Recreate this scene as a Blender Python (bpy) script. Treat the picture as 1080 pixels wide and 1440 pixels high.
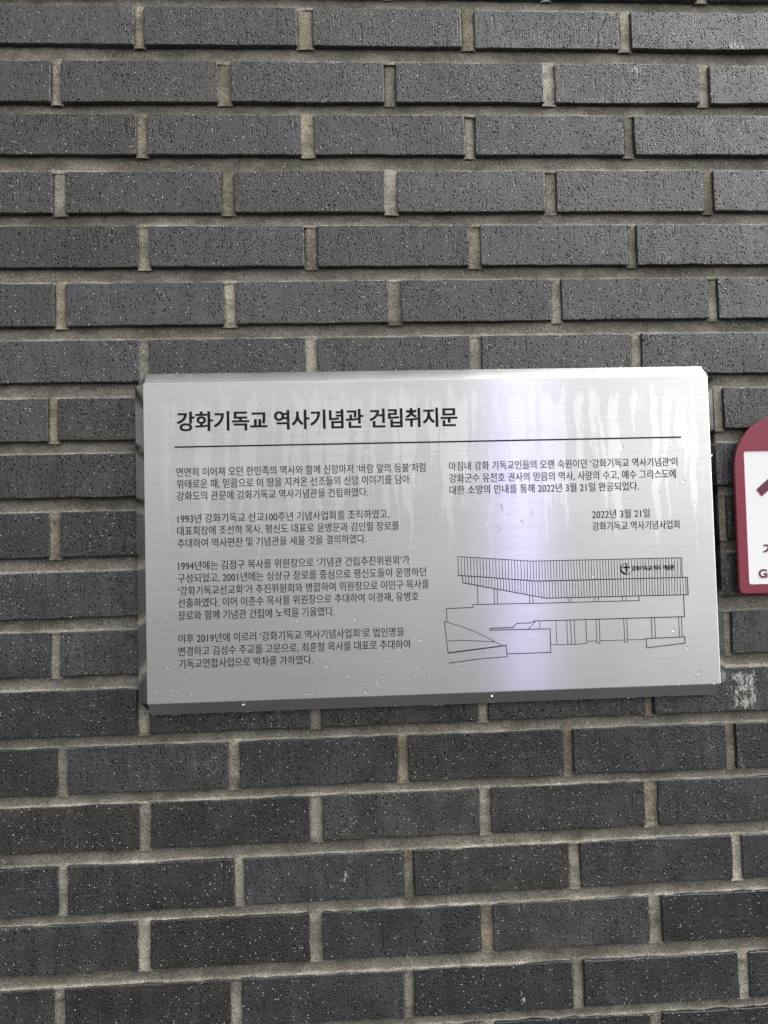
import bpy, bmesh, math, random
import numpy as np
from mathutils import Vector, Matrix

for o in list(bpy.data.objects):
    bpy.data.objects.remove(o)
SC = bpy.context.scene
C = SC.collection
random.seed(11)
RNG = np.random.default_rng(11)

# ------------------------------------------------------------------ camera, sky, sun, exposure
cam_d = bpy.data.cameras.new('camera')
cam_d.sensor_fit = 'VERTICAL'
cam_d.sensor_height = 36.0
cam_d.sensor_width = 27.0
cam_d.lens = 26.0
cam_d.clip_start = 0.01
cam_d.clip_end = 2000
cam = bpy.data.objects.new('camera', cam_d)
C.objects.link(cam)
cam.location = (-0.1036, -0.8871, 1.4929)
cam.rotation_euler = (1.61192489, 0.02235153, -0.04922879)
SC.camera = cam

SUN_ELEV, SUN_AZ = math.radians(48), math.radians(84)      # azimuth measured from the wall's normal towards +X
world = bpy.data.worlds.new('World')
SC.world = world
world.use_nodes = True
nt = world.node_tree
nt.nodes.clear()
sky = nt.nodes.new('ShaderNodeTexSky')
sky.sky_type = 'NISHITA'
sky.sun_disc = False
sky.sun_elevation = SUN_ELEV
sky.sun_rotation = math.pi - SUN_AZ
sky.air_density = 1.0
sky.dust_density = 6.0
sky.ozone_density = 1.0
hs = nt.nodes.new('ShaderNodeHueSaturation')               # an overcast sky is nearly grey
hs.inputs['Saturation'].default_value = 0.05
bg = nt.nodes.new('ShaderNodeBackground')
bg.inputs['Strength'].default_value = 0.15
wo = nt.nodes.new('ShaderNodeOutputWorld')
nt.links.new(sky.outputs[0], hs.inputs['Color'])
nt.links.new(hs.outputs[0], bg.inputs['Color'])
nt.links.new(bg.outputs[0], wo.inputs['Surface'])

sun_d = bpy.data.lights.new('sun', 'SUN')
sun_d.energy = 0.50
sun_d.angle = math.radians(65)
sun_d.color = (1.0, 0.98, 0.95)
sun = bpy.data.objects.new('sun', sun_d)
C.objects.link(sun)
sd = Vector((math.sin(SUN_AZ)*math.cos(SUN_ELEV), -math.cos(SUN_AZ)*math.cos(SUN_ELEV), math.sin(SUN_ELEV)))
sun.rotation_euler = sd.to_track_quat('Z', 'Y').to_euler()
sun.location = (1, -4, 6)

SC.view_settings.view_transform = 'Standard'
SC.view_settings.look = 'None'
SC.view_settings.gamma = 1
SC.view_settings.use_curve_mapping = False
SC.view_settings.exposure = 1.34
SC.cycles.max_bounces = 8
SC.cycles.caustics_reflective = True
SC.cycles.caustics_refractive = True

LAMP = 2.9        # how bright the post lamp across the path glows

# ------------------------------------------------------------------ helpers
def link(o, parent=None):
    C.objects.link(o)
    if parent is not None:
        o.parent = parent
    return o

def mesh_obj(name, me, mat=None, parent=None, smooth=False):
    o = bpy.data.objects.new(name, me)
    if mat:
        me.materials.clear()
        me.materials.append(mat)
    if smooth:
        me.polygons.foreach_set('use_smooth', [True]*len(me.polygons))
    return link(o, parent)

def tag(o, label=None, cat=None, group=None, kind=None):
    for k, v in (('label', label), ('category', cat), ('group', group), ('kind', kind)):
        if v:
            o[k] = v
    return o

def empty(name, loc, rot=(0, 0, 0)):
    o = bpy.data.objects.new(name, None)
    o.empty_display_size = 0.05
    o.location = loc
    o.rotation_euler = rot
    return link(o)

def np_mesh(name, V, Q):
    me = bpy.data.meshes.new(name)
    V = np.asarray(V, dtype=np.float32)
    Q = np.asarray(Q, dtype=np.int32)
    me.vertices.add(len(V))
    me.vertices.foreach_set('co', V.ravel())
    me.loops.add(Q.size)
    me.loops.foreach_set('vertex_index', Q.ravel())
    me.polygons.add(len(Q))
    me.polygons.foreach_set('loop_start', np.arange(0, Q.size, 4, dtype=np.int32))
    me.update(calc_edges=True)
    me.validate()
    return me

def bm_mesh(name, bm):
    me = bpy.data.meshes.new(name)
    bm.normal_update()
    bm.to_mesh(me)
    bm.free()
    return me

def box(bm, x0, x1, y0, y1, z0, z1):
    v = [bm.verts.new(p) for p in ((x0,y0,z0),(x1,y0,z0),(x1,y1,z0),(x0,y1,z0),(x0,y0,z1),(x1,y0,z1),(x1,y1,z1),(x0,y1,z1))]
    for f in ((0,1,5,4),(1,2,6,5),(2,3,7,6),(3,0,4,7),(4,5,6,7),(3,2,1,0)):
        bm.faces.new([v[i] for i in f])

def smooth_noise(n_waves, fmin, fmax, amp):
    """A random smooth function of (x, z), made of a few sine waves."""
    a = RNG.uniform(0, 2*np.pi, n_waves); f = np.exp(RNG.uniform(np.log(fmin), np.log(fmax), n_waves)); p = RNG.uniform(0, 6.28, n_waves)
    kx, kz = f*np.cos(a), f*np.sin(a)
    A = amp*np.sqrt(2.0/n_waves)
    return lambda x, z: A*sum(np.sin(kx[i]*x + kz[i]*z + p[i]) for i in range(n_waves))

class N:
    """Tiny node-tree writer."""
    def __init__(s, name):
        s.m = bpy.data.materials.new(name)
        s.m.use_nodes = True
        s.t = s.m.node_tree
        s.t.nodes.clear()
        s.out = s.t.nodes.new('ShaderNodeOutputMaterial')
        s.p = s.t.nodes.new('ShaderNodeBsdfPrincipled')
        s.t.links.new(s.p.outputs[0], s.out.inputs['Surface'])
    def put(s, sock, v):
        if hasattr(v, 'is_linked') or isinstance(v, bpy.types.NodeSocket):
            s.t.links.new(v, sock)
        elif isinstance(v, tuple) and len(v) == 3 and sock.type == 'RGBA':
            sock.default_value = (*v, 1)
        else:
            sock.default_value = v
    def node(s, kind, props=None, **ins):
        n = s.t.nodes.new(kind)
        for k, v in (props or {}).items():
            setattr(n, k, v)
        for k, v in ins.items():
            key = int(k[1:]) if k[0] == 'i' and k[1:].isdigit() else k.replace('_', ' ')
            s.put(n.inputs[key], v)
        return n
    def obj(s):
        return s.node('ShaderNodeTexCoord').outputs['Object']
    def scale(s, vec, sc):
        return s.node('ShaderNodeVectorMath', {'operation': 'MULTIPLY'}, i0=vec, i1=sc).outputs[0]
    def add(s, vec, b):
        return s.node('ShaderNodeVectorMath', {'operation': 'ADD'}, i0=vec, i1=b).outputs[0]
    def noise(s, vec, scale, detail=3.0, rough=0.55, out=0):
        return s.node('ShaderNodeTexNoise', None, Vector=vec, Scale=scale, Detail=detail, Roughness=rough).outputs[out]
    def voro(s, vec, scale, feature='F1', rnd=1.0):
        return s.node('ShaderNodeTexVoronoi', {'feature': feature}, Vector=vec, Scale=scale, Randomness=rnd)
    def ramp(s, v, a, b, lo=0.0, hi=1.0, smooth=True):
        return s.node('ShaderNodeMapRange', {'interpolation_type': 'SMOOTHSTEP' if smooth else 'LINEAR'}, i0=v, i1=a, i2=b, i3=lo, i4=hi).outputs[0]
    def math(s, op, a, b=0.0, c=0.0, clamp=False):
        return s.node('ShaderNodeMath', {'operation': op, 'use_clamp': clamp}, i0=a, i1=b, i2=c).outputs[0]
    def mix(s, f, a, b, mode='MIX'):
        n = s.t.nodes.new('ShaderNodeMix')
        n.data_type = 'RGBA'
        n.blend_type = mode
        s.put(n.inputs[0], f); s.put(n.inputs[6], a); s.put(n.inputs[7], b)
        return n.outputs[2]
    def sep(s, vec):
        return s.node('ShaderNodeSeparateXYZ', None, i0=vec).outputs
    def comb(s, x, y, z):
        return s.node('ShaderNodeCombineXYZ', None, i0=x, i1=y, i2=z).outputs[0]
    def bump(s, h, strength, dist, normal=None):
        n = s.node('ShaderNodeBump', None, Height=h, Strength=strength, Distance=dist)
        if normal is not None:
            s.t.links.new(normal, n.inputs['Normal'])
        return n.outputs[0]
    def set(s, **kw):
        for k, v in kw.items():
            s.put(s.p.inputs[k.replace('_', ' ')], v)
        return s.m

# ------------------------------------------------------------------ materials
def mat_brick():
    n = N('wet_grey_brick')
    P = n.obj()
    at = n.node('ShaderNodeAttribute', {'attribute_name': 'tint'})
    tint, seed = at.outputs['Color'], at.outputs['Alpha']
    # warp so that nothing sits on a grid
    w = n.node('ShaderNodeTexNoise', None, Vector=P, Scale=260.0, Detail=2.0).outputs['Color']
    Pw = n.add(P, n.scale(n.add(w, (-.5, -.5, -.5)), (.0022, .0, .0030)))
    # dragged wire-cut pits
    v1 = n.voro(n.scale(Pw, (1.0, 1.0, .55)), 390.0)
    c1 = n.sep(v1.outputs['Color'])
    pit1 = n.math('MULTIPLY', n.ramp(v1.outputs['Distance'], .24, .36, 1, 0), n.ramp(c1[0], .36, .42))
    v2 = n.voro(n.scale(Pw, (.75, 1.0, .8)), 620.0)
    c2 = n.sep(v2.outputs['Color'])
    pit2 = n.math('MULTIPLY', n.ramp(v2.outputs['Distance'], .26, .40, 1, 0), n.ramp(c2[1], .40, .46))
    worm = n.noise(n.scale(Pw, (1.0, 1.0, .6)), 430.0, 2.0, .6)
    crack = n.ramp(worm, .33, .38, 1, 0)
    streak = n.ramp(n.noise(n.scale(P, (1.0, 1.0, .09)), 330.0, 2.0), .60, .70)
    pits = n.math('MAXIMUM', n.math('MAXIMUM', pit1, pit2), n.math('MAXIMUM', n.math('MULTIPLY', crack, .55), n.math('MULTIPLY', streak, .5)))
    # pale specks: quartz grains, with wet glints painted in as colour
    v3 = n.voro(n.add(P, (3.1, 0, 1.7)), 350.0)
    c3 = n.sep(v3.outputs['Color'])
    dens = n.noise(P, 9.0, 2.0)
    thr = n.ramp(dens, .3, .7, .88, .68)
    size = n.math('MULTIPLY_ADD', c3[2], .13, .095)
    speck = n.math('MULTIPLY', n.math('LESS_THAN', v3.outputs['Distance'], size), n.math('GREATER_THAN', c3[0], thr))
    v4 = n.voro(n.add(P, (1.3, 0, 4.7)), 520.0)
    c4 = n.sep(v4.outputs['Color'])
    speck2 = n.math('MULTIPLY', n.math('LESS_THAN', v4.outputs['Distance'], .2), n.math('GREATER_THAN', c4[0], .90))
    # soft blotches, wet vertical runs
    blot = n.noise(P, 22.0, 4.0)
    fine = n.noise(P, 700.0, 2.0)
    run = n.noise(n.scale(P, (1, 1, .12)), 60.0, 3.0)
    col = n.mix(1.0, tint, n.ramp(blot, .25, .75, .72, 1.25), 'MULTIPLY')
    col = n.mix(1.0, col, n.ramp(run, .3, .7, .74, 1.2), 'MULTIPLY')
    col = n.mix(1.0, col, n.ramp(fine, .25, .75, .6, 1.45), 'MULTIPLY')
    col = n.mix(n.math('MULTIPLY', pits, .85), col, (.008, .008, .008))
    col = n.mix(n.math('MULTIPLY', speck2, .6), col, (.42, .40, .36))
    col = n.mix(speck, col, (.66, .64, .59))
    # lime bloom and paint dabs that stay on a few bricks
    xyz = n.sep(P)
    smear = None
    for (cx, cz, rx, rz, k) in SMEARS:
        dx = n.math('DIVIDE', n.math('SUBTRACT', xyz[0], cx), rx)
        dz = n.math('DIVIDE', n.math('SUBTRACT', xyz[2], cz), rz)
        d = n.math('MAXIMUM', n.math('ABSOLUTE', dx), n.math('ABSOLUTE', dz))
        g = n.ramp(d, .55, 1.05, k, 0)
        smear = g if smear is None else n.math('MAXIMUM', smear, g)
    sn = n.noise(n.scale(Pw, (1, 1, .38)), 230.0, 4.0, .65)
    sm = n.math('MULTIPLY', n.ramp(n.math('ADD', sn, n.math('MULTIPLY_ADD', smear, .42, -.42)), .40, .56), n.math('SUBTRACT', 1.0, n.math('MULTIPLY', pits, .9)))
    sm = n.math('MULTIPLY', sm, n.ramp(smear, .02, .2))
    col = n.mix(n.math('MULTIPLY', sm, .80), col, (.50, .48, .43))
    h = n.math('SUBTRACT', n.math('MULTIPLY_ADD', fine, .25, n.math('MULTIPLY', speck, .35)), pits)
    nrm = n.bump(h, 0.65, .0010)
    rough = n.math('ADD', n.ramp(blot, .3, .7, .36, .50), n.math('MULTIPLY', pits, .3))
    return n.set(Base_Color=col, Roughness=rough, Normal=nrm, Specular_IOR_Level=n.math('MULTIPLY_ADD', pits, -.88, .93))

def mat_mortar():
    n = N('sandy_mortar')
    P = n.obj()
    at = n.node('ShaderNodeAttribute', {'attribute_name': 'tint'}).outputs['Color']
    b = n.noise(n.scale(P, (.6, 1, 1)), 30.0, 6.0, .68)
    s = n.noise(P, 640.0, 3.0, .85)
    v = n.voro(P, 430.0)
    c = n.sep(v.outputs['Color'])
    st = n.noise(n.scale(P, (.35, 1, 1)), 45.0, 4.0, .6)
    col = n.mix(n.ramp(b, .3, .7), (.118, .110, .090), (.262, .248, .212))
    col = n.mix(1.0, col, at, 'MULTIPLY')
    col = n.mix(1.0, col, n.ramp(s, .32, .68, .38, 1.62), 'MULTIPLY')
    col = n.mix(n.math('MULTIPLY', n.ramp(st, .56, .70), .65), col, (.085, .068, .048))
    col = n.mix(n.math('MULTIPLY', n.math('GREATER_THAN', c[0], .88), n.ramp(v.outputs['Distance'], .2, .45, .8, 0)), col, (.05, .045, .04))
    col = n.mix(n.math('MULTIPLY', n.math('GREATER_THAN', c[1], .90), n.ramp(v.outputs['Distance'], .2, .45, .8, 0)), col, (.46, .43, .38))
    h = n.math('ADD', s, n.math('MULTIPLY', n.noise(P, 260.0, 3.0), 1.2))
    return n.set(Base_Color=col, Roughness=.82, Specular_IOR_Level=.35, Normal=n.bump(h, .7, .0010))

def mat_steel(axis, wet):
    """Brushed stainless steel; axis is the brushing direction (0 = local x, 2 = local z)."""
    n = N('brushed_steel' if wet else 'brushed_steel_edge')
    P = n.obj()
    sc = (5.0, 1.0, 620.0) if axis == 0 else (620.0, 620.0, 5.0)
    br = n.noise(n.scale(P, sc), 1.0, 4.0, .65)
    sc2 = (14.0, 1.0, 260.0) if axis == 0 else (260.0, 260.0, 14.0)
    br2 = n.noise(n.scale(P, sc2), 1.0, 2.0, .6)
    cloud = n.noise(P, 7.0, 3.0)
    lum = n.math('ADD', n.math('MULTIPLY_ADD', br, .16, -.08), n.math('MULTIPLY_ADD', br2, .12, -.06))
    base = n.math('ADD', lum, .75)
    rough = n.math('ADD', n.math('MULTIPLY', lum, -.25), .285 if wet else .10)
    h = n.math('ADD', br, n.math('MULTIPLY', br2, .6))
    if wet:
        X = n.sep(P)
        # rain water that ran down the sheet: sharp-edged wet runs between dried ones
        wob = n.math('MULTIPLY_ADD', n.noise(P, 26.0, 2.0), .016, -.008)
        xw = n.math('ADD', X[0], wob)
        cell = n.noise(n.comb(n.math('MULTIPLY', xw, 84.0), 0.0, n.math('MULTIPLY', X[2], 4.5)), 1.0, 3.0, .55)
        thin = n.noise(n.comb(n.math('MULTIPLY', xw, 260.0), 0.0, n.math('MULTIPLY', X[2], 12.0)), 1.0, 2.0, .5)
        top = n.math('MULTIPLY_ADD', n.noise(n.comb(n.math('MULTIPLY', X[0], 70.0), 0.0, 0.0), 1.0, 1.0), .075, .128)
        below = n.ramp(n.math('SUBTRACT', top, X[2]), -.006, .006)
        side = n.math('MULTIPLY', n.ramp(X[0], -.325, -.305), n.ramp(X[0], .332, .318))
        rag = n.noise(n.scale(P, (70.0, 1.0, 260.0)), 1.0, 4.0, .75)
        thr = n.ramp(X[2], -.12, .12, .76, .535)
        a = n.math('SUBTRACT', n.math('MULTIPLY_ADD', rag, .22, cell), n.math('ADD', thr, .055))
        lines = n.math('MULTIPLY', n.ramp(thin, .66, .70), n.ramp(X[2], -.06, .10))
        dry = n.math('MULTIPLY', n.math('MULTIPLY', n.math('MAXIMUM', n.ramp(a, -.012, .022), n.math('MULTIPLY', lines, .8)), below), side)
        fade = n.ramp(X[2], -.12, .10, .15, 1.0)
        dry = n.math('MULTIPLY', dry, fade)
        base = n.math('MULTIPLY_ADD', dry, .145, base)
        rough = n.math('MULTIPLY_ADD', dry, .05, rough)
        sm = n.ramp(cloud, .35, .65, -.025, .025)
        base = n.math('ADD', base, sm)
    t = n.node('ShaderNodeCombineXYZ', None, i0=0.0 if axis == 0 else 1.0, i1=0.0, i2=1.0 if axis == 0 else 0.0).outputs[0]
    tw = n.node('ShaderNodeVectorTransform', {'vector_type': 'VECTOR', 'convert_from': 'OBJECT', 'convert_to': 'WORLD'}, i0=t).outputs[0]
    col = n.comb(n.math('MULTIPLY', base, .985), n.math('MULTIPLY', base, .99), n.math('MULTIPLY', base, .97))
    return n.set(Base_Color=col, Metallic=1.0, Roughness=rough, Anisotropic=.98 if wet else .15, Tangent=tw, Normal=n.bump(h, .10 if wet else .012, .0004))

def mat_plain(name, col, rough, spec=.5, var=.06, sc=160.0, bump=.05):
    n = N(name)
    P = n.obj()
    a = n.noise(P, sc, 4.0, .6)
    b = n.noise(P, 9.0, 3.0)
    c = n.mix(1.0, col, n.ramp(n.math('ADD', n.math('MULTIPLY', a, .5), n.math('MULTIPLY', b, .5)), .3, .7, 1-var, 1+var), 'MULTIPLY')
    return n.set(Base_Color=c, Roughness=n.ramp(a, .3, .7, rough-.04, rough+.06), Specular_IOR_Level=spec, Normal=n.bump(a, bump, .0006))

def mat_water():
    n = N('rain_water')
    return n.set(Base_Color=(1.0, 1.0, 1.0), Roughness=.02, IOR=1.333, Transmission_Weight=1.0)

def mat_ground():
    n = N('wet_paving')
    P = n.obj()
    br = n.node('ShaderNodeTexBrick', None, Vector=n.scale(P, (1, 1, 1)), Scale=1.0)
    br.inputs['Color1'].default_value = (.032, .031, .030, 1)
    br.inputs['Color2'].default_value = (.042, .041, .039, 1)
    br.inputs['Mortar'].default_value = (.03, .029, .027, 1)
    br.inputs['Brick Width'].default_value = .4
    br.inputs['Row Height'].default_value = .2
    br.inputs['Mortar Size'].default_value = .006
    a = n.noise(P, 3.0, 6.0, .6)
    col = n.mix(1.0, br.outputs['Color'], n.ramp(a, .3, .7, .75, 1.2), 'MULTIPLY')
    return n.set(Base_Color=col, Roughness=n.ramp(a, .35, .65, .5, .8), Specular_IOR_Level=.2, Normal=n.bump(n.noise(P, 260.0, 3.0), .3, .002))

# centre x, centre z, half width, half height, strength
SMEARS = [(.3768, 1.304, .0200, .0300, 1.0), (.4005, 2.1105, .013, .0065, 1.0), (.272, 2.0795, .028, .007, .80),
          (.392, 1.955, .012, .004, .55), (-.560, 1.262, .004, .004, .6), (-.322, 1.247, .010, .004, .55),
          (-.230, 1.2165, .012, .005, .5), (0.0920, .954, .004, .010, .85), (-.115, 1.101, .010, .009, .75),
          (.020, 1.1600, .006, .012, .6), (-.028, 1.792, .006, .014, .5), (.356, 1.541, .02, .010, .62),
          (.372, 1.352, .02, .010, .55), (.31, 1.834, .018, .008, .5)]

M_BRICK, M_MORTAR = mat_brick(), mat_mortar()
M_FACE, M_EDGE_H, M_EDGE_V = mat_steel(0, True), mat_steel(0, False), mat_steel(2, False)
M_INK = mat_plain('black_engraving_paint', (.012, .012, .016), .55, .15)
M_MAROON = mat_plain('maroon_sheet', (.225, .030, .055), .42, .45, .05)
M_WHITE = mat_plain('white_sheet', (.86, .87, .88), .45, .35, .015)
M_MAROON_INK = mat_plain('maroon_vinyl', (.14, .026, .05), .45, .4, .04)
M_GREEN_INK = mat_plain('green_vinyl', (.06, .25, .10), .45, .4, .04)
M_WATER = mat_water()
M_GROUND = mat_ground()
M_CORE = mat_plain('wall_core_block', (.22, .21, .20), .85, .3, .15)

# ------------------------------------------------------------------ ground
bm = bmesh.new()
R = 600.0
vs = [bm.verts.new(p) for p in ((-R, -R, 0), (R, -R, 0), (R, R, 0), (-R, R, 0))]
bm.faces.new(vs)
tag(mesh_obj('ground', bm_mesh('ground', bm), M_GROUND), kind='structure')

# ------------------------------------------------------------------ the brick wall
# visible courses, in millimetres: top edge (height at x = 0, slope per metre), bottom edge, and the head joints (left, right)
COURSES = [
    (2152.6, 1.20, 2104.8, 1.80, [(-550.4, -537.8), (-350.9, -338.1), (-152.9, -133.3), (50.3, 67.3), (250.4, 265.4), (449.6, 462.2), (649.6, 662.2)]),
    (2084.4, 3.22, 2034.4, 4.87, [(-647.8, -635.2), (-449.7, -436.7), (-250.3, -234.0), (-47.3, -32.3), (151.0, 166.7), (350.9, 364.7), (552.2, 564.8), (752.2, 764.8)]),
    (2018.5, 4.25, 1968.4, 3.29, [(-550.4, -537.8), (-348.6, -335.5), (-149.7, -134.1), (51.1, 64.4), (251.0, 265.0), (449.6, 462.2), (649.6, 662.2)]),
    (1948.2, 5.21, 1896.8, 3.01, [(-647.8, -635.2), (-448.6, -431.9), (-248.7, -231.6), (-49.0, -33.7), (149.4, 164.2), (349.5, 363.6), (552.2, 564.8), (752.2, 764.8)]),
    (1880.4, 1.76, 1829.8, 1.40, [(-550.4, -537.8), (-348.1, -334.2), (-149.1, -132.7), (52.2, 67.2), (250.9, 263.1), (449.6, 462.2), (649.6, 662.2)]),
    (1811.9, 4.65, 1760.5, 5.04, [(-647.8, -635.2), (-446.6, -432.5), (-247.5, -231.8), (-47.3, -32.1), (152.7, 166.4), (350.7, 364.1), (552.2, 564.8), (752.2, 764.8)]),
    (1742.6, 3.45, 1692.0, 3.42, [(-550.4, -537.8), (-348.8, -335.4), (-149.0, -134.9), (50.8, 64.9), (250.8, 264.2), (449.6, 462.2), (649.6, 662.2)]),
    (1673.4, 3.91, 1622.8, 3.89, [(-647.8, -635.2), (-454.6, -442.6), (-247.8, -235.2), (-47.8, -35.2), (152.2, 164.8), (351.3, 365.3), (552.2, 564.8), (752.2, 764.8)]),
    (1606.0, 1.72, 1554.2, 1.03, [(-550.4, -537.8), (-350.4, -337.8), (-150.4, -137.8), (49.6, 62.2), (249.6, 262.2), (449.6, 462.2), (649.6, 662.2)]),
    (1540.0, 7.46, 1486.7, 6.06, [(-647.8, -635.2), (-453.2, -439.8), (-247.8, -235.2), (-47.8, -35.2), (152.2, 164.8), (349.4, 363.3), (552.2, 564.8), (752.2, 764.8)]),
    (1468.6, 6.09, 1415.5, 6.34, [(-550.4, -537.8), (-350.4, -337.8), (-150.4, -137.8), (49.6, 62.2), (249.6, 262.2), (449.6, 462.2), (649.6, 662.2)]),
    (1398.4, 4.51, 1346.8, 3.83, [(-647.8, -635.2), (-453.7, -440.7), (-247.8, -235.2), (-47.8, -35.2), (152.2, 164.8), (349.7, 363.9), (552.2, 564.8), (752.2, 764.8)]),
    (1329.8, 3.89, 1277.0, 4.27, [(-550.4, -537.8), (-353.6, -339.6), (-151.8, -138.1), (48.4, 61.3), (251.2, 263.9), (449.6, 462.2), (649.6, 662.2)]),
    (1263.0, 2.28, 1209.4, 1.49, [(-647.8, -635.2), (-446.3, -433.4), (-249.4, -235.3), (-49.6, -36.0), (149.4, 162.8), (350.2, 363.4), (552.2, 564.8), (752.2, 764.8)]),
    (1197.1, 4.01, 1144.6, 4.12, [(-550.4, -537.8), (-352.3, -338.4), (-155.0, -138.7), (47.3, 61.4), (247.8, 264.4), (449.6, 462.2), (649.6, 662.2)]),
    (1128.4, 4.09, 1075.6, 7.00, [(-647.8, -635.2), (-446.1, -433.6), (-245.0, -231.0), (-46.4, -32.5), (151.8, 166.5), (352.4, 364.7), (552.2, 564.8), (752.2, 764.8)]),
    (1061.7, 2.83, 1007.7, 2.85, [(-550.4, -537.8), (-354.2, -340.1), (-156.6, -141.7), (45.2, 60.0), (247.9, 263.6), (449.6, 462.2), (649.6, 662.2)]),
    (990.5, 1.64, 937.6, 1.80, [(-647.8, -635.2), (-450.6, -437.5), (-249.8, -236.3), (-49.2, -35.0), (152.0, 166.9), (354.3, 367.0), (552.2, 564.8), (752.2, 764.8)]),
    (925.4, 2.00, 872.4, 2.00, [(-550.4, -537.8), (-354.7, -341.1), (-158.8, -143.1), (44.1, 58.4), (245.0, 259.2), (449.6, 462.2), (649.6, 662.2)]),
]
PITCH = 68.4
WX0, WX1 = -2600.0, 2900.0

def full_courses():
    out = []
    for i, (zt, st, zb, sb, J) in enumerate(COURSES):
        out.append((zt, st, zb, sb, list(J), True))
    z = COURSES[0][0]; k = 0
    while z + PITCH < 3160:
        z += PITCH; k -= 1
        out.append((z, 2.5, z-51.5, 2.5, [], k == -1))
    z = COURSES[-1][0]; b = COURSES[-1][2]
    while z - PITCH > 60:
        z -= PITCH
        out.append((z, 2.5, z-52.5, 2.5, [], False))
    return sorted(out, key=lambda c: -c[0])

ALL = full_courses()
i0 = [i for i, c in enumerate(ALL) if c[4]][0]
BRICKS = []        # x0, x1, zt, st, zb, sb, fine
HEADS = []
for i, (zt, st, zb, sb, J, fine) in enumerate(ALL):
    odd = (i - i0) % 2
    base = -343.2 + (100.0 + 2.6 if odd else 0.0)
    have = [(a+b)/2 for a, b in J]
    full = list(J)
    for q in range(-14, 18):
        x = base + 200.0*q
        if WX0 < x < WX1 and not any(abs(x-h) < 75 for h in have):
            jw = RNG.uniform(5.6, 7.2)
            x += RNG.normal(0, 1.2)
            full.append((x-jw, x+jw))
    full.sort()
    e = [(WX0-8, WX0)] + full + [(WX1, WX1+8)]
    for (a, b), (c, d) in zip(e[:-1], e[1:]):
        if c - b > 15:
            BRICKS.append((b, c, zt, st, zb, sb, fine and c > -760 and b < 640))
    for a, b in full:
        HEADS.append((a, b, zt, st, zb, sb, fine and b > -740 and a < 620))

def brick_tint():
    r = RNG.random()
    v = np.exp(RNG.normal(0, .20))
    if r < .50: c = (.0288, .0312, .0320)       # blue grey
    elif r < .82: c = (.0300, .0306, .0290)     # olive grey
    else: c = (.0345, .0318, .0275)             # brownish
    return [q*v for q in c]

def build_bricks():
    VV, QQ, TT = [], [], []
    n = 0
    for (x0, x1, zt, st, zb, sb, fine) in BRICKS:
        L = x1-x0; Hh = zt-zb
        if fine:
            eg = np.array([0, .25, .7, 1.3, 2.2])
            u = np.r_[eg, np.linspace(4.0, L-4.0, max(3, int(L/4.2))), L-eg[::-1]]
            v = np.r_[eg, np.linspace(4.0, Hh-4.0, 11), Hh-eg[::-1]]
            r = RNG.uniform(.5, 1.1)
        else:
            u = np.array([0, 1.2, L-1.2, L]); v = np.array([0, 1.2, Hh-1.2, Hh]); r = 1.2
        U, Vv = np.meshgrid(u, v, indexing='ij')
        X = x0 + U
        Z = (zb + sb*X/1000)*(1-Vv/Hh) + (zt + st*X/1000)*(Vv/Hh)
        dx = np.minimum(U, L-U); dz = np.minimum(Vv, Hh-Vv)
        ed = np.sqrt(np.clip(r-dx, 0, None)**2 + np.clip(r-dz, 0, None)**2)
        Y = np.where(ed < r, r-np.sqrt(np.clip(r*r-ed**2, 0, None)), r)
        off, tx, tz = RNG.normal(0, .35), RNG.normal(0, .5), RNG.normal(0, .35)
        Y = Y + off + tx*(U/L-.5) + tz*(Vv/Hh-.5)
        if fine:
            nz = smooth_noise(10, .02, .16, .22); nz2 = smooth_noise(10, .3, 1.1, .06)
            Y = Y + nz(X, Z) + nz2(X, Z)
            ex = smooth_noise(9, .03, .30, .28); e2 = smooth_noise(9, .5, 1.6, .12)
            wz = np.clip(1-dz/6, 0, 1); wx = np.clip(1-dx/6, 0, 1)
            Z = Z + wz*(ex(X, Z*3) + e2(X, Z*3)); X = X + wx*(ex(X*3+50, Z) + e2(X*3+50, Z))
            for _ in range(RNG.poisson(1.0)):     # small chips along the arrises
                cx = RNG.uniform(0, L); top = RNG.random() < .5; rr = RNG.uniform(.8, 2.4)
                d = np.hypot((U-cx)/1.6, (Hh-Vv) if top else Vv)
                Y = Y + np.clip(1-d/rr, 0, 1)*rr*.7
        nu, nv = len(u), len(v)
        V = np.stack([X, Y, Z], -1).reshape(-1, 3)
        idx = np.arange(nu*nv).reshape(nu, nv)
        q = np.stack([idx[:-1, :-1], idx[1:, :-1], idx[1:, 1:], idx[:-1, 1:]], -1).reshape(-1, 4)
        ring = np.r_[idx[:, 0], idx[-1, 1:], idx[-2::-1, -1], idx[0, -2:0:-1]]
        back = V[ring].copy(); back[:, 1] = 22.0
        m = len(ring); bi = nu*nv + np.arange(m)
        s = np.stack([ring, bi, np.roll(bi, -1), np.roll(ring, -1)], -1)
        VV.append(np.r_[V, back]); QQ.append(np.r_[q, s] + n)
        TT.append(np.tile([*brick_tint(), RNG.random()], (len(V)+m, 1)))
        n += len(V)+m
    me = np_mesh('brick_facing', np.concatenate(VV)/1000, np.concatenate(QQ))
    a = me.attributes.new('tint', 'FLOAT_COLOR', 'POINT')
    a.data.foreach_set('color', np.concatenate(TT).astype(np.float32).ravel())
    return me

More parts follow.
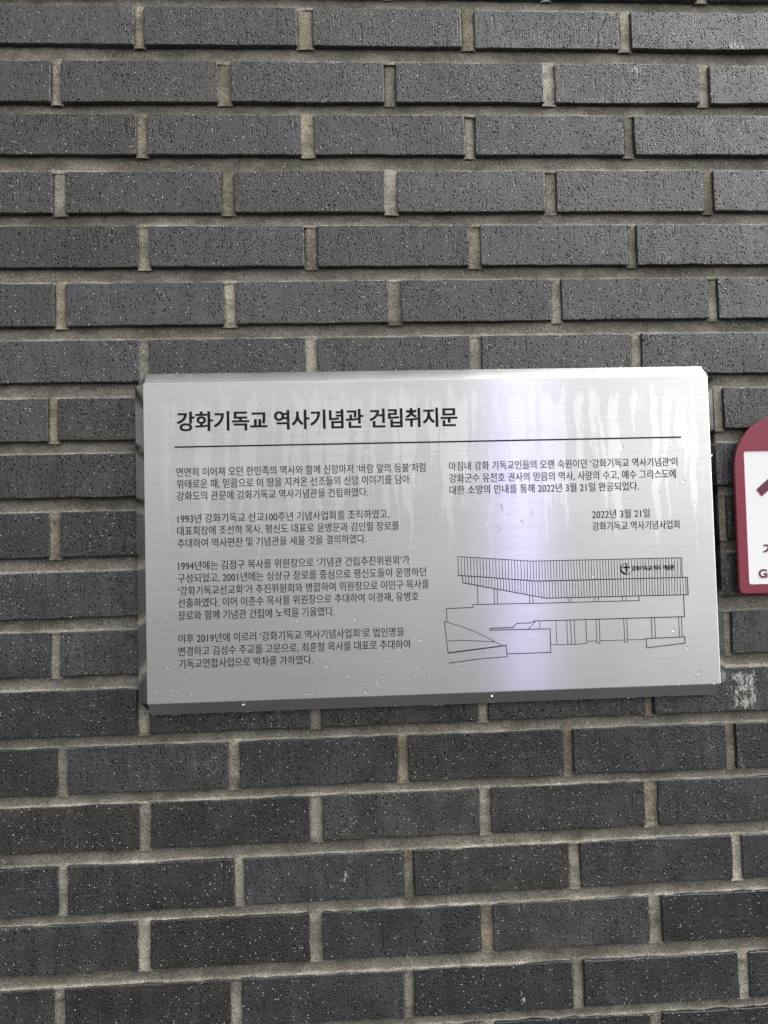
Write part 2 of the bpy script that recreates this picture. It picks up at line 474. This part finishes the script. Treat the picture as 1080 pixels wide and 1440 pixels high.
def build_mortar():
    VV, QQ, TT = [], [], []
    cnt = [0]
    big = smooth_noise(14, .006, .05, .55); mid = smooth_noise(16, .08, .5, .22); fin = smooth_noise(18, .9, 3.2, .10)
    lipn = smooth_noise(14, .02, .25, .45)
    def put(X, Y, Z, t):
        nu, nv = X.shape
        V = np.stack([X, Y, Z], -1).reshape(-1, 3)
        idx = np.arange(nu*nv).reshape(nu, nv) + cnt[0]
        VV.append(V); QQ.append(np.stack([idx[:-1, :-1], idx[1:, :-1], idx[1:, 1:], idx[:-1, 1:]], -1).reshape(-1, 4))
        TT.append(np.c_[t, np.ones(nu*nv)])
        cnt[0] += nu*nv
    # bed joints: struck back at the top, running out to the brick below
    for (c0, c1) in zip(ALL[:-1], ALL[1:]):
        fine = c0[5] or c1[5]
        x = np.r_[np.linspace(WX0, -760, 12)[:-1], np.arange(-760, 640, 1.9 if fine else 60), np.linspace(640, WX1, 12)]
        s = np.array([-.13, -.02, .08, .2, .35, .5, .65, .78, .86, .91, .95, 1.0, 1.10])
        X, S = np.meshgrid(x, s, indexing='ij')
        ztop = c0[2] + c0[3]*X/1000; zbot = c1[0] + c1[1]*X/1000
        Z = ztop*(1-S) + zbot*S
        lip = np.clip(.68 + lipn(X, Z*.2+c0[0]), .25, 1.05)
        prof = np.interp(S, [-.13, 0, .15, .75, .88, .955, 1.1], [7.8, 7.6, 6.8, 5.6, 4.7, 1.9, 2.2])
        flat = np.interp(S, [-.13, 0, .15, .75, 1.1], [7.8, 7.6, 6.8, 5.6, 5.2])
        Y = flat*(1-lip) + prof*lip + big(X, Z) + mid(X, Z)*.8 + fin(X, Z)
        tt = np.tile(np.array([.95, .93, .90]), (X.size, 1))*np.exp(RNG.normal(0, .05))*np.interp(S+.04*lipn(X*2, Z), [0, .86, .92, 1.1], [1, 1, 1.5, 1.5]).reshape(-1, 1)  # lip tinted paler: cleaner cement, plus sky light on its slope painted in
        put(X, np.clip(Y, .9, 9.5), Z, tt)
    # head joints
    for (a, b, zt, st, zb, sb, fine) in HEADS:
        u = np.linspace(a-1.2, b+1.2, 11 if fine else 2)
        s = np.linspace(-.06, 1.06, 40 if fine else 2)
        U, S = np.meshgrid(u, s, indexing='ij')
        Z = (zb + sb*U/1000)*(1-S) + (zt + st*U/1000)*S
        dpt = RNG.uniform(2.6, 4.6)
        Y = dpt + (U-(a+b)/2)*RNG.normal(0, .05) + mid(U, Z)*1.1 + fin(U, Z) + big(U*3, Z*3)*.3
        edge = np.clip(1-np.minimum(U-a, b-U)/2.0, 0, 1)
        Y = Y - edge*RNG.uniform(-2.4, .4)
        k = np.exp(RNG.normal(.40, .14))
        tt = np.array([k*1.02, k, k*.96]) if RNG.random() < .8 else np.array([.88, .82, .72])*k
        put(U, np.clip(Y, .3, 7), Z, np.tile(tt, (U.size, 1)))
    me = np_mesh('mortar', np.concatenate(VV)/1000, np.concatenate(QQ))
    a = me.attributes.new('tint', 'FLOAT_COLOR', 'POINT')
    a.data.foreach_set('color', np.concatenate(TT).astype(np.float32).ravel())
    return me

wall = tag(empty('brick_wall', (0, 0, 0)), 'dark grey wet brick wall with recessed sandy mortar joints behind the two signs', 'wall')
mesh_obj('brick_facing', build_bricks(), M_BRICK, wall, True)
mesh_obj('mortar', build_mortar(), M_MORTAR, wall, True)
bm = bmesh.new()
box(bm, (WX0-6)/1000, (WX1+6)/1000, .0105, .25, 0.0, 3.16)
mesh_obj('backing', bm_mesh('backing', bm), M_CORE, wall)

# ------------------------------------------------------------------ the steel plaque
PW, PH = 0.6768, 0.3734            # front sheet
FD, FL, FS = 0.0115, 0.0134, 0.0125   # folded edge: depth, flare above and below, flare at the sides
plaque = tag(empty('metal_plaque', (0, -.016, 1.5), (0, -.0034883, 0)),
             'brushed steel plaque with black Korean inscription and line drawing, beaded with rain', 'plaque')

def front_sheet():
    bm = bmesh.new()
    w, h, r = PW/2, PH/2, .0022
    pts = []
    for sx, sz, a0 in ((1, 1, 0), (-1, 1, 90), (-1, -1, 180), (1, -1, 270)):
        for k in range(6):
            a = math.radians(a0 + 18*k)
            pts.append((sx*(w-r) + r*math.cos(a), sz*(h-r) + r*math.sin(a)))
    def ring(ins, y):
        out = []
        for (x, z) in pts:
            out.append(bm.verts.new((x*(1-ins/w), y, z*(1-ins/h))))
        return out
    rings = [ring(.0012, 0.0), ring(.0004, .00025), ring(0.0, .0009), ring(0.0, .0016)]
    bm.faces.new(rings[0])
    for a, b in zip(rings[:-1], rings[1:]):
        for i in range(len(a)):
            j = (i+1) % len(a)
            bm.faces.new((a[i], a[j], b[j], b[i]))
    bmesh.ops.recalc_face_normals(bm, faces=bm.faces)
    return bm_mesh('face_sheet', bm)

def thick_quad(pts, t=.0012):
    """A folded strip with sheet thickness, from its outer-face outline."""
    bm = bmesh.new()
    P = [Vector(p) for p in pts]
    nn = (P[1]-P[0]).cross(P[2]-P[0]).normalized()
    if nn.y > 0: nn = -nn
    f = [bm.verts.new(p) for p in P]
    b = [bm.verts.new(p - nn*t) for p in P]
    bm.faces.new(f); bm.faces.new(b[::-1])
    for i in range(len(P)):
        j = (i+1) % len(P)
        bm.faces.new((f[i], b[i], b[j], f[j]))
    bmesh.ops.recalc_face_normals(bm, faces=bm.faces)
    return bm

fs = mesh_obj('face_sheet', front_sheet(), M_FACE, plaque)
w, h, o, y0, y1 = PW/2-.0003, PH/2-.0003, FL, .0006, FD
ov = -.0018
strips = {
    'top': ([(-w+.001, y0, h), (w-.001, y0, h), (w+ov, y1, h+o), (-w-ov, y1, h+o)], M_EDGE_H),
    'bottom': ([(-w+.001, y0, -h), (w-.001, y0, -h), (w+ov, .0098, -h-.0142), (-w-ov, .0098, -h-.0142)], M_EDGE_H),
    'left': ([(-w, y0, -h+.001), (-w, y0, h-.001), (-w-FS, y1, h+ov), (-w-FS, y1, -h-ov)], M_EDGE_V),
    'right': ([(w, y0, -h+.001), (w, y0, h-.001), (w+FS, y1, h+ov), (w+FS, y1, -h-ov)], M_EDGE_V),
}
for k, (p, m) in strips.items():
    mesh_obj('folded_edge', bm_mesh('folded_edge', thick_quad(p)), m, plaque)
for sx in (-1, 1):
    for sz in (-1, 1):
        p = [(sx*(w-.0008), y0+.0006, sz*(h-.0008)), (sx*(w+ov), y1+.0004, sz*(h+o-.0004)), (sx*(w+FS-.0004), y1+.0004, sz*(h+ov))]
        mesh_obj('corner_gusset', bm_mesh('corner_gusset', thick_quad(p, .0008)), M_EDGE_H, plaque)
bm = bmesh.new()
box(bm, -PW/2+.03, PW/2-.03, .0022, .0185, -PH/2+.03, PH/2-.03)
mesh_obj('mounting_frame', bm_mesh('mounting_frame', bm), M_EDGE_H, plaque)

def text_mesh(body, size, offset=0.0, extrude=.00008):
    c = bpy.data.curves.new('lettering', 'FONT')
    c.body = body
    c.size = size
    c.offset = offset
    c.extrude = extrude
    c.resolution_u = 4
    ob = bpy.data.objects.new('lettering', c)
    C.objects.link(ob)
    dg = bpy.context.evaluated_depsgraph_get()
    me = bpy.data.meshes.new_from_object(ob.evaluated_get(dg))
    bpy.data.objects.remove(ob)
    bpy.data.curves.remove(c)
    return me

def write_lines(name, lines, size, offset, mat, parent, y=-.00012, mid=.371, strike=(0.0,)):
    """lines: (text, x left, x right, z centre), metres in the sheet's own plane; each line is fitted to its width."""
    bm = bmesh.new()
    for (txt, xl, xr, zc) in lines:
        me = text_mesh(txt, size, offset)
        n = len(me.vertices)
        co = np.zeros(n*3, np.float32)
        me.vertices.foreach_get('co', co)
        co = co.reshape(-1, 3)
        sx = (xr-xl)/(co[:, 0].max()-co[:, 0].min())
        out = np.stack([xl + (co[:, 0]-co[:, 0].min())*sx, y - co[:, 2], zc + co[:, 1] - mid*size], -1)
        for k, s in enumerate(strike):                      # struck more than once for a bolder face
            o2 = out.copy(); o2[:, 0] += s; o2[:, 1] -= k*.00002
            me.vertices.foreach_set('co', o2.astype(np.float32).ravel())
            bm.from_mesh(me)
        bpy.data.meshes.remove(me)
    me = bm_mesh(name, bm)
    return mesh_obj(name, me, mat, parent)

TEXT = [
    ('heading_lettering', 24.6, 0.42, [
        ('강화기독교 역사기념관 건립취지문', -299.5, 30.5, 140.4),
    ]),
    ('paragraph', 11.9, 0.0, [
        ('면면히 이어져 오던 한민족의 역사와 함께 신앙마저 ‘바람 앞의 등불’처럼', -300.8, -9.3, 81.0),
        ('위태로운 때, 믿음으로 이 땅을 지켜온 선조들의 신앙 이야기를 담아', -300.9, -28.5, 67.2),
        ('강화도의 관문에 강화기독교 역사기념관을 건립하였다.', -300.9, -78, 53.1),
    ]),
    ('paragraph', 11.9, 0.0, [
        ('1993년 강화기독교 선교100주년 기념사업회를 조직하였고,', -300.4, -53.7, 26.7),
        ('대표회장에 조선혁 목사, 평신도 대표로 윤병문과 김인필 장로를', -300.9, -42.6, 12.5),
        ('추대하여 역사편찬 및 기념관을 세울 것을 결의하였다.', -301, -81.6, -1.9),
    ]),
    ('paragraph', 11.9, 0.0, [
        ('1994년에는 김정구 목사를 위원장으로 ‘기념관 건립추진위원회’가', -300.5, -31.1, -28.1),
        ('구성되었고, 2001년에는 심상규 장로를 중심으로 평신도들이 운영하던', -301.2, -11.9, -42.5),
        ('‘강화기독교선교회’가 추진위원회와 병합하여 위원장으로 이민구 목사를', -301.1, -9.1, -57.0),
        ('선출하였다. 이어 이춘수 목사를 위원장으로 추대하여 이경재, 유병호', -301.3, -21.7, -71.0),
        ('장로와 함께 기념관 건립에 노력을 기울였다.', -301.5, -120.8, -85.6),
    ]),
    ('paragraph', 11.9, 0.0, [
        ('이후 2019년에 이르러 ‘강화기독교 역사기념사업회’로 법인명을', -301.4, -40.0, -112.0),
        ('변경하고 김성수 주교를 고문으로, 최훈철 목사를 대표로 추대하여', -301.6, -33.3, -126.6),
        ('기독교연합사업으로 박차를 가하였다.', -301.3, -147.3, -140.9),
    ]),
    ('paragraph', 11.9, 0.0, [
        ('마침내 강화 기독교인들의 오랜 숙원이던 ‘강화기독교 역사기념관’이', 19.2, 296.3, 81.5),
        ('강화군수 유천호 권사의 믿음의 역사, 사랑의 수고, 예수 그리스도에', 19, 293.7, 67.1),
        ('대한 소망의 인내를 통해 2022년 3월 21일 완공되었다.', 18.8, 247.7, 53.0),
    ]),
    ('date_and_signature', 11.9, 0.0, [
        ('2022년 3월 21일', 189.5, 259.8, 20.2),
        ('강화기독교 역사기념사업회', 189.2, 295.6, 5.8),
    ]),
]
for (name, size, offset, L) in TEXT:
    write_lines(name, [(t, a/1000, b/1000, c/1000) for (t, a, b, c) in L], size/1000, offset/1000, M_INK, plaque, strike=(-.0003, .0003) if 'heading' in name else (-.00010, .00010))

def strokes_mesh(name, strokes, y=-.0002):
    """Flat inked lines: every polyline is (width, points) in millimetres."""
    bm = bmesh.new()
    for wd, pts in strokes:
        for (a, b) in zip(pts[:-1], pts[1:]):
            a = Vector((a[0], 0, a[1]))/1000; b = Vector((b[0], 0, b[1]))/1000
            d = (b-a)
            if d.length < 1e-6: continue
            d.normalize(); nn = Vector((-d.z, 0, d.x))*wd/2000
            a2, b2 = a - d*wd/2200, b + d*wd/2200
            jit = random.uniform(0, .00006)
            f = [bm.verts.new(p + Vector((0, y - jit, 0))) for p in (a2-nn, b2-nn, b2+nn, a2+nn)]
            bk = [bm.verts.new(p + Vector((0, -.00001, 0))) for p in (a2-nn, b2-nn, b2+nn, a2+nn)]
            bm.faces.new(f)
            for i in range(4):
                j = (i+1) % 4
                bm.faces.new((f[j], f[i], bk[i], bk[j]))
    return bm_mesh(name, bm)

mesh_obj('rule_line', strokes_mesh('rule_line', [(1.75, [(-302.0, 110.6), (301.6, 111.1)])]), M_INK, plaque)

DRAW = [
    (0.8, [(26.3, -48.2), (26.3, -25.8), (113.8, -33.6), (296.5, -34.4), (296.4, -57.8)]),
    (1.0, [(26.3, -48.2), (43.9, -49.6), (113, -56.8), (121, -57.5), (302.5, -58), (302.7, -78.8), (130.5, -78.1), (31.6, -57), (31.1, -48.8)]),
    (0.7, [(48.6, -60.9), (48.6, -82.9)]),
    (0.7, [(68.2, -65.4), (68.2, -82.9)]),
    (0.7, [(71.9, -65.9), (71.9, -82.8)]),
    (0.7, [(110.4, -74.4), (110.4, -83.2)]),
    (0.7, [(114.3, -75.3), (114.3, -83.1)]),
    (0.7, [(156.7, -78.4), (156.7, -83.5)]),
    (0.7, [(160, -78.5), (160, -83.4)]),
    (0.7, [(188.8, -78.5), (188.8, -83.7)]),
    (0.7, [(193.2, -78.5), (193.2, -83.7)]),
    (0.7, [(222.3, -78.6), (222.3, -83.9)]),
    (0.7, [(226.7, -78.7), (226.7, -83.8)]),
    (0.85, [(11, -102.5), (11, -86.6), (42.4, -86.3), (42.5, -82.9), (120, -83.6), (242.4, -84.1), (242.4, -78.9)]),
    (0.95, [(297, -79), (297, -104.9), (148, -104.6), (116.2, -104.4), (110.1, -106.6), (93.7, -106.5), (89.4, -111.3), (62.1, -111.4), (62, -113.6), (133.8, -114.3), (133.5, -142.1), (81.7, -142.1)]),
    (0.75, [(117, -104.4), (108, -113.6)]),
    (0.6, [(121.3, -105), (121.3, -113.5)]),
    (0.8, [(11.1, -102.6), (8, -101.8), (11.4, -138.9), (80.5, -132.3), (81.2, -145.2), (45.6, -147), (12, -150.5)]),
    (0.65, [(11.1, -102.6), (26.5, -107.5), (41.9, -113.8), (57.4, -121.6), (68.1, -127.8), (76.2, -132.2)]),
    (0.65, [(11.5, -124.6), (26, -124.4), (41.6, -125.3), (57.2, -126.6), (68.1, -127.6)]),
    (0.6, [(11.5, -138.2), (80.4, -131.8)]),
    (0.65, [(141, -105), (141.2, -132.8)]),
    (0.65, [(134, -133), (164.1, -133.5), (177.1, -132.8), (177.1, -104.8)]),
    (0.65, [(153.9, -105), (154.2, -132.9)]),
    (0.65, [(158.6, -105), (158.9, -133)]),
    (0.65, [(162.9, -105), (163.2, -133.2)]),
    (0.65, [(177.2, -130.4), (189.4, -130.2)]),
    (0.65, [(193.2, -130.2), (223.2, -130.3)]),
    (0.65, [(226.6, -130.3), (249.5, -130.4)]),
    (0.7, [(189.3, -104.8), (189.4, -132.8), (193.2, -132.8), (193.2, -104.8)]),
    (0.7, [(222.9, -104.9), (223.2, -132.8), (226.5, -132.8), (226.7, -104.9)]),
    (0.7, [(256.5, -105), (256.6, -128.8)]),
    (0.7, [(260.5, -105), (260.7, -128.8)]),
    (0.7, [(289.8, -105), (290, -128.7)]),
    (0.7, [(293.2, -105), (293.4, -128.7)]),
    (0.95, [(249.1, -129.4), (296.5, -128.9), (296.3, -136.3), (249.4, -140.5), (249.1, -129.4)]),
]
def lerp(p, x):
    xs = [q[0] for q in p]; zs = [q[1] for q in p]
    return float(np.interp(x, xs, zs))
UT = [(26.3, -25.8), (113.8, -33.6), (296.5, -34.4)]
UB = [(26.3, -48.2), (43.9, -49.6), (113.0, -56.8), (121, -57.5), (296.3, -57.8)]
LB = [(31.1, -57.0), (130.5, -78.1), (302.7, -78.8)]
LT = UB[1:] + [(302.5, -58.0)]
x = 26.3; k = 0
while x < 293.5:
    x += 3.75 + .12*math.sin(k*1.7) - (.25 if x > 110 else 0)
    if not (222.6 < x < 231.5):
        DRAW.append((.55 + .12*(k % 2), [(x, lerp(UT, x)), (x, lerp(UB, x))]))
    else:
        DRAW.append((.5, [(x, lerp(UT, x)), (x, -38.2)])); DRAW.append((.5, [(x, -53.2), (x, lerp(UB, x))]))
    k += 1
x = 31.3; k = 0
while x < 298.5:
    x += 3.45 + .12*math.sin(k*2.1)
    DRAW.append((.55 + .12*(k % 2), [(x, lerp(LT, x)), (x, lerp(LB, x))]))
    k += 1
drawing = mesh_obj('building_drawing', strokes_mesh('building_drawing', DRAW), M_INK, plaque)

def emblem_mesh():
    bm = bmesh.new()
    y = -.00034
    cx, cz, r = 228.1, -46.0, 7.0
    out, inn = [], []
    for k in range(41):
        a = math.radians(62 + 272*k/40)
        t = math.sin(math.pi*k/40)
        wdt = .55 + 1.15*math.sin(math.pi*min(1, k/40*1.0))**1.5 + (.9 if 20 < k < 34 else 0)*math.sin(math.pi*max(0, min(1, (k-20)/14)))
        out.append((cx + r*math.cos(a), cz + r*math.sin(a)))
        inn.append((cx + (r-wdt)*math.cos(a), cz + (r-wdt)*math.sin(a)))
    vo = [bm.verts.new((p[0]/1000, y, p[1]/1000)) for p in out]
    vi = [bm.verts.new((p[0]/1000, y, p[1]/1000)) for p in inn]
    for i in range(40):
        bm.faces.new((vo[i], vo[i+1], vi[i+1], vi[i]))
    for (x0, x1, z0, z1) in ((227.6, 229.5, -50.6, -40.3), (224.4, 232.7, -45.0, -43.2)):
        q = [bm.verts.new((a/1000, y-.00004, b/1000)) for a, b in ((x0, z0), (x1, z0), (x1, z1), (x0, z1))]
        bm.faces.new(q)
    bmesh.ops.recalc_face_normals(bm, faces=bm.faces)
    return bm_mesh('emblem', bm)
mesh_obj('emblem', emblem_mesh(), M_INK, drawing)
write_lines('facade_lettering', [('강화기독교 역사 기념관', .2352, .2868, -.0456)], .0063, .00016, M_INK, drawing, y=-.00040)

# ------------------------------------------------------------------ rain drops on the plaque
def drop(bm, x, z, rx, rz, ry, y=0.0, seg=14, rings=5, tail=0.0, nrm_down=False):
    """A flattened dome sitting on the sheet, heavier at its lower end."""
    base = []
    prev = None
    for i in range(rings):
        t = i/rings*math.pi/2
        rr, yy = math.cos(t), math.sin(t)
        cur = []
        for k in range(seg):
            a = 2*math.pi*k/seg
            dx, dz = math.cos(a)*rr, math.sin(a)*rr
            if dz > 0: dx *= 1-.45*dz*min(1, tail)
            zz = dz*rz*(1+tail*.9 if dz > 0 else 1)
            cur.append(bm.verts.new((x+dx*rx, y + .0003 - yy*(ry+.0003), z+zz)))
        if prev:
            for k in range(seg):
                j = (k+1) % seg
                bm.faces.new((prev[k], prev[j], cur[j], cur[k]))
        else:
            base = cur
        prev = cur
    tip = bm.verts.new((x, y-ry, z-.1*rz))
    for k in range(seg):
        bm.faces.new((prev[k], prev[(k+1) % seg], tip))
    bm.faces.new(base[::-1])

bm = bmesh.new()
rr = random.Random(5)
placed = []
def add_drop(x, z, r, el, tail):
    for (a, b, c) in placed:
        if math.hypot(a-x, b-z) < c + r*el: return
    placed.append((x, z, r*el))
    drop(bm, x, z, r, r*el, r*.85, tail=tail)
for (x, z) in [(-204.0, 161.6), (-164.6, 94.3), (-225.5, 77.2), (-96.4, -95.2), (-16.3, -103.5), (-20.2, -122.5), (-313.0, -70.5), (-312.4, -85.2), (-289.1, -100.7), (-163.5, -94.8), (-130.8, -148.6), (-106.3, -160.9), (-96.4, -165.4), (-326.5, -169.6), (-313.2, -144.8), (-294.0, -158.5), (-310.4, -170.1), (-286.9, -175.0), (-227.8, -189.4), (-164.4, -175.3), (-161.2, -177.1), (-154.6, -179.8), (-150.5, -180.7), (-86.0, -180.6), (-81.9, -182.4), (62.7, -190.0), (116.6, 23.1), (103.4, 13.2), (61.4, 34.6), (80.0, 29.9), (73.3, 7.2), (77.5, 4.6), (230.1, 99.2), (338.4, 88.5), (316.4, 28.6), (304.4, 57.3), (126.2, 3.4), (32.0, -37.2), (187.8, -53.3), (148.6, -136.3), (154.2, -172.5), (211.6, -128.3), (282.8, -120.4), (299.3, -142.1), (175.8, -166.5), (282.6, -126.3), (306.4, -177.8), (311.8, -172.9), (287.9, -184.7), (330.4, -184.5), (27.5, -157.3), (-10.6, -165.9), (-73.3, -170.3), (-216.4, -103.8), (-46.1, -88.4), (107.6, 84.6), (44.2, 111.4)]:
    add_drop(x/1000, z/1000, rr.uniform(.0014, .0021), rr.uniform(1.0, 1.6), rr.uniform(0, .8))
for k in range(230):
    x = rr.uniform(-.33, .33)
    z = -.18 + .30*rr.random()**1.5
    r = rr.uniform(.0005, .0013)
    add_drop(x, z, r, rr.choice((1.0, 1.1, 1.3, 2.0)), rr.uniform(0, 1))
for k in range(34):       # short runs gathered at the lower edge
    x = rr.gauss(-.13, .12); z = rr.uniform(-.181, -.160)
    if abs(x) < .33: add_drop(x, z, rr.uniform(.0005, .0009), rr.uniform(2.2, 4.5), rr.uniform(.6, 1.4))
# beads hanging from the folded lower edge
for hx in [-326.7, -306.5, -275.8, -131.8, -53.2, -0.6, 14.5, 60.7, 109.7, 176.1, 232.6, -226.2]:
    x = hx/1000; r = rr.uniform(.0024, .0035)
    bmesh.ops.create_icosphere(bm, subdivisions=3, radius=1.0, matrix=Matrix.Translation((x, y1-.0012, -h-o-r*.35)) @ Matrix.Diagonal((r*1.25, r*.8, r*.8, 1)))
bmesh.ops.recalc_face_normals(bm, faces=bm.faces)
me = bm_mesh('rain_drops', bm)
drops = mesh_obj('rain_drops', me, M_WATER, None, True)
drops.location = plaque.location; drops.rotation_euler = plaque.rotation_euler
tag(drops, 'clear rain drops and short runs clinging to the steel plaque', 'water drops', kind='stuff')

# ------------------------------------------------------------------ the maroon sign at the right edge
sign = tag(empty('wall_sign', (.4346, -.0105, 1.5)), 'maroon round-topped sign with white panel, cut off by the right edge', 'sign')
SW, SR, SB, SZ = .065, .065, 1.4212-1.5, 1.575-1.5

def round_rect(x0, x1, z0, z1, rb, rt, n=10):
    pts = []
    for cx, cz, r, a0 in ((x1-rb, z0+rb, rb, 270), (x1-rt, z1-rt, rt, 0), (x0+rt, z1-rt, rt, 90), (x0+rb, z0+rb, rb, 180)):
        m = n if r < .02 else 30
        for k in range(m+1):
            a = math.radians(a0 + 90*k/m)
            pts.append((cx + r*math.cos(a), cz + r*math.sin(a)))
    return pts

def plate_with_hole(name, outer, inner, y0, y1, bev):
    c = bpy.data.curves.new(name, 'CURVE')
    c.dimensions = '2D'
    c.fill_mode = 'BOTH'
    for P in ([outer, inner] if inner else [outer]):
        s = c.splines.new('POLY')
        s.points.add(len(P)-1)
        for q, (a, b) in zip(s.points, P): q.co = (a, b, 0, 1)
        s.use_cyclic_u = True
    c.extrude = (y1-y0)/2 - bev
    c.bevel_depth = bev
    c.bevel_resolution = 2
    ob = bpy.data.objects.new(name, c)
    C.objects.link(ob)
    me = bpy.data.meshes.new_from_object(ob.evaluated_get(bpy.context.evaluated_depsgraph_get()))
    bpy.data.objects.remove(ob); bpy.data.curves.remove(c)
    me.transform(Matrix(((1, 0, 0, 0), (0, 0, -1, (y0+y1)/2), (0, 1, 0, 0), (0, 0, 0, 1))))
    return me

outer = round_rect(-SW+.0003, SW-.0003, SB+.0003, SZ+SR-.0003, .0062, .0647)
inner = round_rect(-.0532, .0532, 1.4320-1.5, 1.5948-1.5, .0035, .0035)
mesh_obj('frame', plate_with_hole('frame', outer, inner, -.0005, .0030, .0003), M_MAROON, sign)
mesh_obj('back_plate', plate_with_hole('back_plate', round_rect(-SW+.0012, SW-.0012, SB+.0012, SZ+SR-.0012, .0055, .0637), None, .0032, .0062, .0002), M_MAROON, sign)
mesh_obj('white_panel', plate_with_hole('white_panel', round_rect(-.0529, .0529, 1.4323-1.5, 1.5945-1.5, .0032, .0032), None, .0004, .0030, .0001), M_WHITE, sign)
bm = bmesh.new()
box(bm, -.03, .03, .0064, .0125, -.05, .08)
mesh_obj('spacer', bm_mesh('spacer', bm), M_MAROON, sign)

def arrow_mesh():
    bm = bmesh.new()
    xc = .0
    p = [(-.0388, .0473), (-.0325, .0388), (0, .0661), (.0325, .0388), (.0388, .0473), (0, .0799)]
    f = [bm.verts.new((a, -.0001, b)) for a, b in p]; g = [bm.verts.new((a, .00038, b)) for a, b in p]
    bm.faces.new(f); bm.faces.new(g[::-1])
    for i in range(6):
        j = (i+1) % 6
        bm.faces.new((f[i], g[i], g[j], f[j]))
    bmesh.ops.recalc_face_normals(bm, faces=bm.faces)
    return bm_mesh('arrow_symbol', bm)
mesh_obj('arrow_symbol', arrow_mesh(), M_MAROON_INK, sign)
write_lines('korean_lettering', [('ㅈ', -.0335, -.0195, -.0250)], .0185, .00042, M_MAROON_INK, sign, y=.0001)
write_lines('latin_lettering', [('G', -.0406, -.0300, -.0548)], .0142, .00042, M_MAROON_INK, sign, y=.0001, mid=.36)
write_lines('green_lettering', [('a', -.0291, -.0215, -.0548)], .0142, .00042, M_GREEN_INK, sign, y=.0001, mid=.36)

# ------------------------------------------------------------------ the lit lamp across the path, whose light streaks the brushed steel
lamp = tag(empty('post_lamp', (1.08, -4.2, 0)), 'slim post lamp with glowing violet-white tubes, reflected in the steel plaque', 'lamp')
def cyl(name, x, y, z0, z1, r, mat, seg=24):
    b = bmesh.new()
    bmesh.ops.create_cone(b, cap_ends=True, segments=seg, radius1=r, radius2=r, depth=z1-z0, matrix=Matrix.Translation((x, y, (z0+z1)/2)))
    return mesh_obj(name, bm_mesh(name, b), mat, lamp)
def mat_glow(name, col, k):
    n = N(name)
    return n.set(Base_Color=(.8, .8, .8), Emission_Color=col, Emission_Strength=k)
M_POST = mat_plain('dark_grey_post_paint', (.06, .06, .065), .5)
M_TUBE, M_TUBE2 = mat_glow('white_led_tube', (.86, .82, 1.0), LAMP), mat_glow('violet_led_tube', (.33, .25, 1.0), LAMP)
cyl('base', 0, 0, 0, .06, .16, M_POST)
cyl('post', 0, .02, .06, 2.55, .035, M_POST)
cyl('cap', 0, -.02, 2.55, 2.60, .15, M_POST)
cyl('light_tube', 0, .10, 1.2, 2.52, .020, M_TUBE)
cyl('light_tube', -.047, .09, 1.2, 2.52, .020, M_TUBE2)
cyl('light_tube', .047, .09, 1.2, 2.52, .020, M_TUBE2)
